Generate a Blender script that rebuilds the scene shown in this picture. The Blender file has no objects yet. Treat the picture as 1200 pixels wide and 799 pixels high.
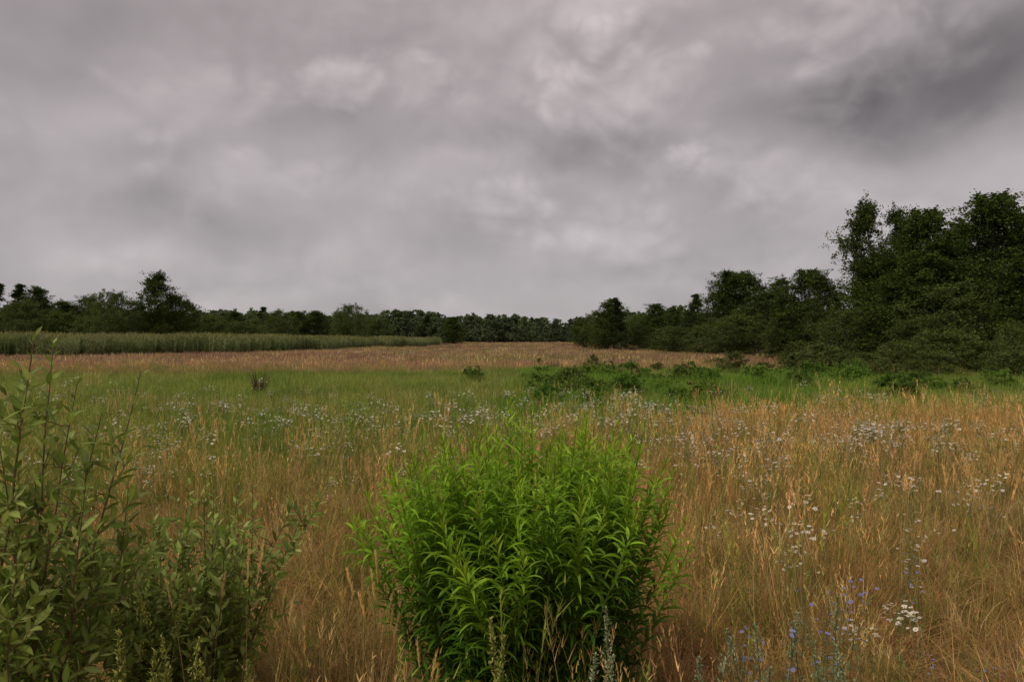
import bpy, math, numpy as np
from mathutils import Vector
R_=np.random.default_rng
CAMH=1.65; F=867.0
scene=bpy.context.scene

# ---------------------------------------------------------------- helpers
def vnoise(x,y,seed=0):
    x=np.asarray(x,float);y=np.asarray(y,float)
    T=R_(seed+991).random((64,64))
    xi=np.floor(x).astype(int);yi=np.floor(y).astype(int)
    fx=x-xi;fy=y-yi
    fx=fx*fx*(3-2*fx);fy=fy*fy*(3-2*fy)
    a=T[xi%64,yi%64];b=T[(xi+1)%64,yi%64];c=T[xi%64,(yi+1)%64];d=T[(xi+1)%64,(yi+1)%64]
    return (a*(1-fx)+b*fx)*(1-fy)+(c*(1-fx)+d*fx)*fy
def fbm(x,y,seed=0):
    return (vnoise(x,y,seed)*.5+vnoise(x*2.1,y*2.1,seed+1)*.3+vnoise(x*4.3,y*4.3,seed+2)*.2)
def sst(a,b,x):
    t=np.clip((x-a)/(b-a),0,1);return t*t*(3-2*t)
def ghgt(x,y):
    return 0.10*(fbm(np.asarray(x)/3.0,np.asarray(y)/3.0,7)-.5)+0.25*(vnoise(np.asarray(x)/17.,np.asarray(y)/17.,9)-.5)*sst(8,30,np.hypot(x,y))
def nrm(v): return v/np.maximum(np.linalg.norm(v,axis=-1,keepdims=True),1e-9)

class MB:
    def __init__(s): s.v=[];s.f=[];s.c=[];s.m=[];s.n=0
    def grid(s,P,C,closed=False,mi=0):
        N,K,W,_=P.shape
        C=np.broadcast_to(C,P.shape)
        idx=np.arange(N*K*W).reshape(N,K,W)+s.n
        if closed:
            nx=np.roll(idx,-1,axis=2)
            f=np.stack([idx[:,:-1],nx[:,:-1],nx[:,1:],idx[:,1:]],-1)
        else:
            f=np.stack([idx[:,:-1,:-1],idx[:,:-1,1:],idx[:,1:,1:],idx[:,1:,:-1]],-1)
        f=f.reshape(-1,4)
        s.v.append(P.reshape(-1,3));s.c.append(C.reshape(-1,3));s.f.append(f);s.m.append(np.full(len(f),mi))
        s.n+=N*K*W
    def quads(s,P,C,mi=0):
        N=len(P)
        C=np.broadcast_to(C,P.shape)
        f=np.arange(N*4).reshape(N,4)+s.n
        s.v.append(P.reshape(-1,3));s.c.append(C.reshape(-1,3));s.f.append(f);s.m.append(np.full(N,mi));s.n+=4*N
    def mesh(s,name,mats):
        v=np.concatenate(s.v);f=np.concatenate(s.f);c=np.concatenate(s.c);m=np.concatenate(s.m)
        me=bpy.data.meshes.new(name)
        me.vertices.add(len(v));me.vertices.foreach_set('co',v.astype(np.float32).ravel())
        me.loops.add(f.size);me.loops.foreach_set('vertex_index',f.astype(np.int32).ravel())
        me.polygons.add(len(f));me.polygons.foreach_set('loop_start',(np.arange(len(f))*4).astype(np.int32))
        me.polygons.foreach_set('material_index',m.astype(np.int32))
        me.polygons.foreach_set('use_smooth',np.ones(len(f),bool))
        a=me.attributes.new('Col','FLOAT_COLOR','POINT')
        a.data.foreach_set('color',np.concatenate([c,np.ones((len(c),1))],1).astype(np.float32).ravel())
        for mt in mats: me.materials.append(mt)
        me.update(calc_edges=True)
        return me

def blades(mb,base,az,L,w,lean,bend,c0,c1,nseg=4,twist=None,mi=0):
    N=len(L)
    t=np.linspace(0,1,nseg+1)
    th=lean[:,None]+bend[:,None]*t[None,:]**1.4
    dh=np.stack([np.cos(az),np.sin(az),0*az],-1)
    step=(L/nseg)[:,None]
    inc_h=np.sin(th)*step;inc_z=np.cos(th)*step
    H=np.concatenate([np.zeros((N,1)),np.cumsum(inc_h[:,:-1],1)],1)
    Z=np.concatenate([np.zeros((N,1)),np.cumsum(inc_z[:,:-1],1)],1)
    P=base[:,None,:]+H[...,None]*dh[:,None,:]+Z[...,None]*np.array([0,0,1.])
    if twist is None: twist=R_(N).uniform(-1.2,1.2,N)
    sa=az+np.pi/2+twist
    side=np.stack([np.cos(sa),np.sin(sa),0*sa],-1)
    ww=(w[:,None]*(np.clip(1-t**2.2,0.06,1))[None,:])*.5
    Q=np.stack([P-side[:,None,:]*ww[...,None],P+side[:,None,:]*ww[...,None]],2)
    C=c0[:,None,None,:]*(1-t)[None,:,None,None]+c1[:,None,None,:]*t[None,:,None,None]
    mb.grid(Q,C,mi=mi)
    return P

def leaves(mb,B,D,L,W,droop,col,nseg=5,fold=.25,mi=0,belly=.75,roll=None):
    N=len(L)
    D=nrm(D);down=np.array([0,0,-1.])
    t=np.linspace(0,1,nseg+1)
    d=nrm(D[:,None,:]+down[None,None,:]*(droop[:,None]*t[None,:]**1.3)[...,None])
    P=np.concatenate([np.zeros((N,1,3)),np.cumsum(d[:,:-1]*(L/nseg)[:,None,None],1)],1)+B[:,None,:]
    side=nrm(np.cross(D,np.array([0.01,0.02,1.])))
    if roll is not None:
        up=np.cross(side,D);side=side*np.cos(roll)[:,None]+up*np.sin(roll)[:,None]
    up=nrm(np.cross(side[:,None,:],d))
    w=(W[:,None]*np.clip(np.sin(np.pi*np.clip(t,0.03,.985)**belly),0.03,1)[None,:])*.5
    Lf=P-side[:,None,:]*w[...,None]+up*(w*fold)[...,None]
    Rt=P+side[:,None,:]*w[...,None]+up*(w*fold)[...,None]
    Q=np.stack([Lf,P,Rt],2)
    C=np.broadcast_to(col[:,None,None,:],Q.shape).copy()
    C[:,:,1,:]*=1.25
    mb.grid(Q,C,mi=mi)

def tubes(mb,P,rad,col,S=5,mi=0):
    N,K,_=P.shape
    T=np.gradient(P,axis=1);T=nrm(T)
    ref=np.array([0.31,0.87,0.12])
    a=nrm(np.cross(T,ref));b=np.cross(T,a)
    an=np.arange(S)*2*np.pi/S
    Q=P[:,:,None,:]+rad[:,:,None,None]*(a[:,:,None,:]*np.cos(an)[None,None,:,None]+b[:,:,None,:]*np.sin(an)[None,None,:,None])
    mb.grid(Q,np.broadcast_to(col[:,None,None,:],Q.shape),closed=True,mi=mi)

def C(*a): return np.array(a,float)
def rep(c,N): return np.broadcast_to(C(*c),(N,3)).copy()
def vary(rng,cols,N,amt=.2):
    cols=np.array(cols,float)
    i=rng.integers(0,len(cols),N);j=rng.integers(0,len(cols),N);t=rng.random(N)[:,None]
    return (cols[i]*(1-t)+cols[j]*t)*(1+rng.uniform(-amt,amt,N))[:,None]

# ---------------------------------------------------------------- materials
def plant_mat(name,inst=False,trans=.3,rough=.6,spec=.25,mult=(1,1,1)):
    m=bpy.data.materials.new(name);m.use_nodes=True
    nt=m.node_tree;nt.nodes.clear();n=nt.nodes.new;l=nt.links.new
    out=n('ShaderNodeOutputMaterial');pr=n('ShaderNodeBsdfPrincipled');tr=n('ShaderNodeBsdfTranslucent');mx=n('ShaderNodeMixShader')
    at=n('ShaderNodeAttribute');at.attribute_name='Col'
    col=at.outputs['Color']
    if inst:
        a2=n('ShaderNodeAttribute');a2.attribute_type='INSTANCER';a2.attribute_name='icol'
        mu=n('ShaderNodeMix');mu.data_type='RGBA';mu.blend_type='MULTIPLY';mu.inputs[0].default_value=1
        l(col,mu.inputs[6]);l(a2.outputs['Color'],mu.inputs[7]);col=mu.outputs[2]
    geo=n('ShaderNodeNewGeometry');no=n('ShaderNodeTexNoise');no.inputs['Scale'].default_value=9;no.inputs['Detail'].default_value=0
    l(geo.outputs['Position'],no.inputs['Vector'])
    mr=n('ShaderNodeMapRange');mr.inputs[1].default_value=.3;mr.inputs[2].default_value=.7;mr.inputs[3].default_value=.82;mr.inputs[4].default_value=1.18
    l(no.outputs[0],mr.inputs[0])
    vm=n('ShaderNodeVectorMath');vm.operation='SCALE';l(col,vm.inputs[0]);l(mr.outputs[0],vm.inputs['Scale'])
    vm2=n('ShaderNodeVectorMath');vm2.operation='MULTIPLY';l(vm.outputs[0],vm2.inputs[0]);vm2.inputs[1].default_value=mult
    l(vm2.outputs[0],pr.inputs['Base Color']);l(vm2.outputs[0],tr.inputs['Color'])
    pr.inputs['Roughness'].default_value=rough;pr.inputs['Specular IOR Level'].default_value=spec
    mx.inputs[0].default_value=trans
    l(pr.outputs[0],mx.inputs[1]);l(tr.outputs[0],mx.inputs[2]);l(mx.outputs[0],out.inputs[0])
    return m
def bark_mat(name,c1,c2):
    m=bpy.data.materials.new(name);m.use_nodes=True
    nt=m.node_tree;pr=nt.nodes['Principled BSDF'];n=nt.nodes.new;l=nt.links.new
    no=n('ShaderNodeTexNoise');no.inputs['Scale'].default_value=14;no.inputs['Detail'].default_value=4
    tc=n('ShaderNodeTexCoord');l(tc.outputs['Object'],no.inputs['Vector'])
    cr=n('ShaderNodeValToRGB');cr.color_ramp.elements[0].position=.35;cr.color_ramp.elements[1].position=.65
    cr.color_ramp.elements[0].color=(*c1,1);cr.color_ramp.elements[1].color=(*c2,1)
    l(no.outputs[0],cr.inputs[0]);l(cr.outputs[0],pr.inputs['Base Color']);pr.inputs['Roughness'].default_value=.9
    bp=n('ShaderNodeBump');bp.inputs['Strength'].default_value=.5;l(no.outputs[0],bp.inputs['Height']);l(bp.outputs[0],pr.inputs['Normal'])
    return m
M_grass=plant_mat('grass_blades',inst=True,trans=.3,rough=.65,spec=.08,mult=(1.13,1.10,.97))
M_flower=plant_mat('flower_parts',inst=False,trans=.25,rough=.7,spec=.1)
M_gold=plant_mat('goldenrod_leaf',trans=.35,rough=.55,spec=.2,mult=(1.22,1.10,.78))
M_willow=plant_mat('willow_leaf',trans=.3,rough=.55,spec=.2,mult=(1.32,1.22,.95))
M_leaf=plant_mat('tree_leaf',trans=.2,rough=.75,spec=.06,mult=(1.12,1.03,.82))
M_far=plant_mat('far_leaf',inst=True,trans=.15,rough=.8,spec=.05)
M_herb=plant_mat('herb_leaf',inst=True,trans=.3,rough=.7,spec=.1)
M_bark=bark_mat('bark',(.05,.04,.03),(.14,.12,.10))
M_birch=bark_mat('birch_bark',(.06,.05,.045),(.5,.48,.44))
M_twig=plant_mat('twig',trans=0,rough=.6)

# ---------------------------------------------------------------- zone colours
STRAW=C(.65,.49,.25);ORANGE=C(.57,.37,.16);OLIVE=C(.32,.295,.085);GREEN=C(.21,.31,.058);YGREEN=C(.345,.40,.105);PINK=C(.42,.265,.195);LUSH=C(.18,.33,.046);RUST=C(.44,.26,.125)
def mixc(a,b,t): return a*(1-t[:,None])+b*t[:,None]
def zone(x,y):
    x=np.asarray(x,float);y=np.asarray(y,float)
    u=x/np.maximum(y,.5)
    n=fbm(x/1.3,y/1.3,3);n2=fbm(x/5.,y/5.,13);n3=fbm(x/22.,y/9.,23);n4=fbm(x/.8,y/.8,63)
    near=mixc(np.broadcast_to(STRAW,(len(x),3)),ORANGE[None],sst(.32,.62,n))
    near=mixc(near,RUST[None],sst(.52,.7,n4)*.65)
    olv=np.clip(sst(.42,.60,n2)*.6+sst(.10,-.35,u)*.7,0,.85)*sst(.25,.5,n4+.12)
    near=mixc(near,OLIVE[None],olv)
    yj=y*(1+.45*(n2-.5)+.3*(n-.5))
    a=np.interp(u,[-1,-.1,.2,.35,.6],[7.0,8.0,9.4,12.4,14.])
    col=mixc(near,YGREEN[None],sst(a*.80,a*1.1,yj)*.9)
    grn=mixc(np.broadcast_to(GREEN,(len(x),3)),YGREEN[None],sst(.35,.65,n2)*.9)
    grn=mixc(grn,STRAW[None]*.85,sst(.55,.72,fbm(x/3.,y/3.,91))*.25)
    col=mixc(col,grn,sst(a*1.0,a*1.3,yj)*.97)
    b=np.interp(u,[-1,-.3,-.1,.3,.45],[29,29,34,31,28])
    pk=mixc(np.broadcast_to(PINK,(len(x),3)),YGREEN[None]*.8,sst(.50,.72,n3)*.6)
    pk=mixc(pk,STRAW[None]*.75,sst(.5,.3,n3)*.3)
    p=sst(b*.88,b*1.2,y*(1+.35*(n2-.5)))
    col=mixc(col,pk,p)
    lush=sst(-.04,.05,u)*sst(.56,.42,u)*sst(11,13,yj)*sst(35,28,yj)*sst(.34,.54,fbm(x/2.5,y/2.5,31))
    col=mixc(col,LUSH[None],lush*.9)
    g=np.clip(sst(a*.85,a*1.2,yj)*(1-p)+lush,0,1)
    return col,g,lush

# ---------------------------------------------------------------- ground
def build_ground():
    s=np.linspace(-1,1,341);k=6.2
    ax=np.sinh(s*k)/np.sinh(k)*2600
    ay=ax+6
    X,Y=np.meshgrid(ax,ay)
    Z=ghgt(X,Y)*sst(900,300,np.hypot(X,Y))
    mb=MB();P=np.stack([X,Y,Z],-1)[None]
    col,g,l=zone(X.ravel(),np.abs(Y.ravel())+.01)
    col=col*.45
    nearm=sst(12,5,np.hypot(X,Y).ravel())[:,None]
    col=col*(1-nearm)+C(.30,.21,.11)*nearm
    mb.grid(P,col.reshape(P.shape))
    m=bpy.data.materials.new('meadow_soil');m.use_nodes=True
    nt=m.node_tree;pr=nt.nodes['Principled BSDF'];n=nt.nodes.new;l=nt.links.new
    at=n('ShaderNodeAttribute');at.attribute_name='Col'
    geo=n('ShaderNodeNewGeometry')
    no=n('ShaderNodeTexNoise');no.inputs['Scale'].default_value=6;no.inputs['Detail'].default_value=8;no.inputs['Roughness'].default_value=.7
    l(geo.outputs['Position'],no.inputs['Vector'])
    mr=n('ShaderNodeMapRange');mr.inputs[1].default_value=.3;mr.inputs[2].default_value=.7;mr.inputs[3].default_value=.4;mr.inputs[4].default_value=1.5
    l(no.outputs[0],mr.inputs[0])
    vm=n('ShaderNodeVectorMath');vm.operation='SCALE';l(at.outputs['Color'],vm.inputs[0]);l(mr.outputs[0],vm.inputs['Scale'])
    l(vm.outputs[0],pr.inputs['Base Color']);pr.inputs['Roughness'].default_value=1;pr.inputs['Specular IOR Level'].default_value=.05
    n2=n('ShaderNodeTexNoise');n2.inputs['Scale'].default_value=45;n2.inputs['Detail'].default_value=5;l(geo.outputs['Position'],n2.inputs['Vector'])
    bp=n('ShaderNodeBump');bp.inputs['Strength'].default_value=.8;bp.inputs['Distance'].default_value=.03;l(n2.outputs[0],bp.inputs['Height']);l(bp.outputs[0],pr.inputs['Normal'])
    ob=bpy.data.objects.new('ground',mb.mesh('ground',[m]));scene.collection.objects.link(ob)
build_ground()

# ---------------------------------------------------------------- instancing
def proto_coll(name,meshes):
    c=bpy.data.collections.new(name)
    for i,me in enumerate(meshes):
        o=bpy.data.objects.new('%s_%02d'%(name,i),me);c.objects.link(o)
    return c
def scatter(name,xy,coll,nproto,icol,smin,smax,rng,z=None,tilt=.08,idx=None,scl=None):
    N=len(xy)
    if z is None: z=ghgt(xy[:,0],xy[:,1])
    me=bpy.data.meshes.new(name);me.vertices.add(N)
    me.vertices.foreach_set('co',np.column_stack([xy,z]).astype(np.float32).ravel())
    rot=np.column_stack([rng.normal(0,tilt,N),rng.normal(0,tilt,N),rng.uniform(0,2*np.pi,N)])
    if scl is None:
        s=rng.uniform(smin,smax,N);scl=np.column_stack([s,s,s*rng.uniform(.85,1.15,N)])
    if idx is None: idx=rng.integers(0,nproto,N)
    a=me.attributes.new('rot','FLOAT_VECTOR','POINT');a.data.foreach_set('vector',rot.astype(np.float32).ravel())
    a=me.attributes.new('scl','FLOAT_VECTOR','POINT');a.data.foreach_set('vector',scl.astype(np.float32).ravel())
    a=me.attributes.new('idx','INT','POINT');a.data.foreach_set('value',idx.astype(np.int32))
    a=me.attributes.new('icol','FLOAT_COLOR','POINT');a.data.foreach_set('color',np.column_stack([icol,np.ones(N)]).astype(np.float32).ravel())
    ob=bpy.data.objects.new(name,me);scene.collection.objects.link(ob)
    g=bpy.data.node_groups.new(name+'_scatter','GeometryNodeTree')
    g.interface.new_socket('Geometry',in_out='INPUT',socket_type='NodeSocketGeometry')
    g.interface.new_socket('Geometry',in_out='OUTPUT',socket_type='NodeSocketGeometry')
    n=g.nodes.new;l=g.links.new
    gi=n('NodeGroupInput');go=n('NodeGroupOutput');mp=n('GeometryNodeMeshToPoints');ip=n('GeometryNodeInstanceOnPoints');ci=n('GeometryNodeCollectionInfo')
    ci.inputs[0].default_value=coll;ci.inputs[1].default_value=True;ci.inputs[2].default_value=True
    def na(nm,t):
        q=n('GeometryNodeInputNamedAttribute');q.data_type=t;q.inputs[0].default_value=nm;return q.outputs[0]
    l(gi.outputs[0],mp.inputs[0]);l(mp.outputs[0],ip.inputs['Points']);l(ci.outputs[0],ip.inputs['Instance'])
    ip.inputs['Pick Instance'].default_value=True
    l(na('idx','INT'),ip.inputs['Instance Index']);l(na('rot','FLOAT_VECTOR'),ip.inputs['Rotation']);l(na('scl','FLOAT_VECTOR'),ip.inputs['Scale'])
    l(ip.outputs[0],go.inputs[0])
    md=ob.modifiers.new('scatter','NODES');md.node_group=g
    return ob
def wedge(rng,N,d0,d1,um):
    d=np.sqrt(rng.uniform(d0*d0,d1*d1,N));u=rng.uniform(-um,um,N)
    return np.column_stack([u*d,d])

# grass prototypes --------------------------------------------------------
def tuft(seed,nb,h0,h1,w,rad,bendm,nseg=4,thatch=0.25):
    rng=R_(seed);mb=MB()
    r=rad*np.sqrt(rng.random(nb));a=rng.uniform(0,6.283,nb)
    base=np.column_stack([r*np.cos(a),r*np.sin(a),np.full(nb,-.02)])
    az=a+rng.normal(0,.9,nb)
    L=rng.uniform(h0,h1,nb);W=w*rng.uniform(.6,1.3,nb)
    k=(rng.uniform(.5,1.4,nb))[:,None]*(1+rng.normal(0,.08,(nb,3)))
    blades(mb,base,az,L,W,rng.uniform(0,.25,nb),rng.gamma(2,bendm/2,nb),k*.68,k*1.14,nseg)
    nt=int(nb*thatch)
    if nt:
        a=rng.uniform(0,6.283,nt);r=rad*1.3*rng.random(nt)
        base=np.column_stack([r*np.cos(a),r*np.sin(a),rng.uniform(0,.08,nt)])
        k=rep((.95,.88,.8),nt)*rng.uniform(.5,1.2,nt)[:,None]
        blades(mb,base,rng.uniform(0,6.283,nt),rng.uniform(.12,.35,nt),np.full(nt,w),rng.uniform(1.1,1.5,nt),rng.uniform(-.2,.5,nt),k,k,3)
    return mb.mesh('tuft',[M_grass])
def seedtuft(seed,nb,h0,h1,w,rad,plume=1.0,nbr=14):
    rng=R_(seed);mb=MB()
    r=rad*np.sqrt(rng.random(nb));a=rng.uniform(0,6.283,nb)
    base=np.column_stack([r*np.cos(a),r*np.sin(a),np.full(nb,-.02)])
    az=rng.uniform(0,6.283,nb);L=rng.uniform(h0,h1,nb)
    k=rng.uniform(.75,1.25,nb)[:,None]*np.ones((1,3))
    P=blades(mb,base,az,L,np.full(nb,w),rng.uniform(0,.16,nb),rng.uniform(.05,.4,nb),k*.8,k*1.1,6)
    tip=P[:,-1];pre=P[:,-3];
    t=rng.random((nb,nbr));B=pre[:,None,:]*(1-t[...,None])+tip[:,None,:]*t[...,None]
    B=B.reshape(-1,3);n=len(B);tt=t.reshape(-1)
    kk=np.repeat(k,nbr,0)*rng.uniform(.85,1.4,n)[:,None]*C(1.08,1.0,.94)
    blades(mb,B,rng.uniform(0,6.283,n),np.repeat(L,nbr)*rng.uniform(.03,.09,n)*plume*(1.1-.5*tt),np.full(n,w*1.7),rng.uniform(.15,.7,n),rng.uniform(0,.8,n),kk,kk,2)
    m=nb*2
    a=rng.uniform(0,6.283,m);r=rad*np.sqrt(rng.random(m))
    kb=rng.uniform(.5,1.1,m)[:,None]*C(.85,1,.85)
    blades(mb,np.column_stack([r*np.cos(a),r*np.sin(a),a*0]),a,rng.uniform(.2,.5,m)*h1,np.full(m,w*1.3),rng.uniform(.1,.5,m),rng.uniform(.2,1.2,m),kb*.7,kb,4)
    return mb.mesh('seed',[M_grass])
def thatch_mat(seed):
    rng=R_(seed);mb=MB();n=70
    base=np.column_stack([rng.uniform(-.3,.3,n),rng.uniform(-.3,.3,n),rng.uniform(.0,.10,n)])
    k=rep((1,.92,.85),n)*rng.uniform(.5,1.2,n)[:,None]
    blades(mb,base,rng.uniform(0,6.283,n),rng.uniform(.12,.4,n),np.full(n,.0038),rng.uniform(1.0,1.55,n),rng.uniform(-.3,.5,n),k*.9,k,4)
    return mb.mesh('thatch',[M_grass])

near_p=[tuft(1,60,.18,.44,.0035,.10,.8),tuft(2,55,.22,.5,.0038,.09,.6),tuft(3,45,.12,.34,.004,.12,1.2,thatch=.8),
        seedtuft(4,10,.48,.8,.0028,.09),seedtuft(5,8,.5,.88,.0028,.08,1.3),seedtuft(6,12,.4,.68,.0028,.12,.8),thatch_mat(7)]
c_near=proto_coll('proto_near',near_p)
mid_p=[tuft(11,60,.22,.45,.009,.3,.5,3,.1),tuft(12,60,.25,.5,.009,.32,.4,3,.1),seedtuft(13,14,.45,.72,.006,.28,1.2,8),seedtuft(14,12,.42,.68,.006,.3,1.,8),tuft(15,55,.25,.48,.012,.3,.6,3,0)]
c_mid=proto_coll('proto_mid',mid_p)
far_p=[tuft(21,70,.25,.5,.04,1.1,.4,2,0),tuft(22,70,.3,.5,.04,1.1,.4,2,0),tuft(23,60,.2,.45,.045,1.2,.4,2,0)]
c_far=proto_coll('proto_far',far_p)

def colorize(rng,xy,green_frac=.2,amt=.22):
    col,g,l=zone(xy[:,0],xy[:,1]);N=len(xy)
    gf=(rng.random(N)<green_frac*(1-g)*(.2+1.6*fbm(xy[:,0]/.9,xy[:,1]/.9,55)))[:,None]
    col=np.where(gf,vary(rng,[GREEN*1.0,OLIVE,YGREEN*.8],N,.1),col)
    st=(rng.random(N)<.18*(1-.85*g))[:,None]
    col=np.where(st,STRAW*1.18,col)
    return col*(1+rng.uniform(-amt,amt,N))[:,None]*(1+rng.normal(0,.04,(N,3))),g,l
rng=R_(100)
xy=wedge(rng,9300,1.3,13,.95)
GC=np.array([0.05,3.15])
dm=fbm(xy[:,0]/.9,xy[:,1]/.9,141)
keep=(np.hypot(xy[:,0]-GC[0],xy[:,1]-GC[1])>.42)&(np.hypot(xy[:,0],xy[:,1])>1.4)&(rng.random(len(xy))<.45+.55*np.maximum(sst(.38,.52,dm),sst(4,8,xy[:,1])))
xy=xy[keep]
uu=xy[:,0]/xy[:,1]
col,g,l=colorize(rng,xy,np.interp(uu,[-.5,0,.4],[.60,.46,.38]),.28)
clump=fbm(xy[:,0]/.7,xy[:,1]/.7,77)
idx=np.where(rng.random(len(xy))<np.clip(.16+1.4*(clump-.4),.07,.68)*(1-.75*g),rng.integers(3,6,len(xy)),rng.integers(0,3,len(xy)))
s=rng.uniform(.7,1.2,len(xy))*(.40+1.05*fbm(xy[:,0]/1.4,xy[:,1]/1.4,88))*(.66+.34*sst(2.2,4.5,xy[:,1]))
th=wedge(rng,1300,1.6,7,.9)
tcol=vary(rng,[STRAW*.95,ORANGE*.9,RUST],len(th),.2)
xy=np.concatenate([xy,th]);col=np.concatenate([col,tcol]);idx=np.concatenate([idx,np.full(len(th),6)]);s=np.concatenate([s,rng.uniform(.8,1.2,len(th))])
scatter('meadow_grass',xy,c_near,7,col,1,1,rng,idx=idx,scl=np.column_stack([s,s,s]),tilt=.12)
xy=wedge(rng,17500,11,40,.95)
col,g,l=colorize(rng,xy,.25)
idx=np.where(rng.random(len(xy))<np.clip(.42-.40*g,0,1),rng.integers(2,4,len(xy)),np.where(rng.random(len(xy))<g,rng.choice([0,1,4],len(xy)),rng.integers(0,2,len(xy))))
s=rng.uniform(.7,1.15,len(xy))*(.62+.56*fbm(xy[:,0]/3,xy[:,1]/3,88))*(1+.35*l)
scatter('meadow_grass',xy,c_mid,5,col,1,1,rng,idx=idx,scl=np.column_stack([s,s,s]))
xy=np.concatenate([wedge(rng,12000,38,330,.95),wedge(rng,9000,36,110,.95)])
col,g,l=colorize(rng,xy,.04,.16)
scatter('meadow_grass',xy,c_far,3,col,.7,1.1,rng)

# ---------------------------------------------------------------- reeds
def reedproto(seed):
    rng=R_(seed);mb=MB();nb=60
    base=np.column_stack([rng.uniform(-.8,.8,nb),rng.uniform(-.8,.8,nb),np.zeros(nb)])
    k=rng.uniform(.7,1.2,nb)[:,None]*np.ones((1,3))
    L=rng.uniform(1.4,2.05,nb)
    P=blades(mb,base,rng.uniform(0,6.28,nb),L,np.full(nb,.03),rng.uniform(0,.08,nb),rng.uniform(0,.2,nb),k*.6,k*1.1,4)
    n=nb*5;i=np.repeat(np.arange(nb),5);t=rng.uniform(1,3.6,n);j=t.astype(int);f=(t-j)[:,None]
    B=P[i,j]*(1-f)+P[i,np.minimum(j+1,4)]*f
    kk=rng.uniform(.7,1.3,n)[:,None]*np.ones((1,3))
    blades(mb,B,rng.uniform(0,6.28,n),rng.uniform(.3,.55,n),np.full(n,.035),rng.uniform(.3,.8,n),rng.uniform(.2,1.3,n),kk*.8,kk*1.1,3)
    ii=rng.integers(0,nb,20);kk=rep((1.0,.75,.7),20)
    blades(mb,P[ii,-1]-C(0,0,.1),rng.uniform(0,6.28,20),np.full(20,.3),np.full(20,.07),np.full(20,.2),np.full(20,.7),kk,kk,2)
    return mb.mesh('reed',[M_grass])
c_reed=proto_coll('proto_reed',[reedproto(i) for i in (31,32,33)])
N=6500
u=rng.uniform(-1.0,-.10,N);lo=np.interp(u,[-1,-.69,-.4,-.25,-.1],[52,58,72,100,170]);hi=lo*np.interp(u,[-1,-.1],[1.4,1.2])
d=lo+(hi-lo)*rng.random(N)**1.4;d*=1+.10*(fbm(u*20,u*0,5)-.5)*2
xy=np.column_stack([u*d,d])
s=rng.uniform(.76,1.16,N)*(.62+.5*fbm(xy[:,0]/6,xy[:,1]/6,4))
rc=vary(rng,[(.25,.32,.14),(.18,.25,.09),(.31,.35,.19)],N,.2)
scatter('reed_bed',xy,c_reed,3,rc,1,1,rng,scl=np.column_stack([s,s,s]),tilt=.03)

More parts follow.
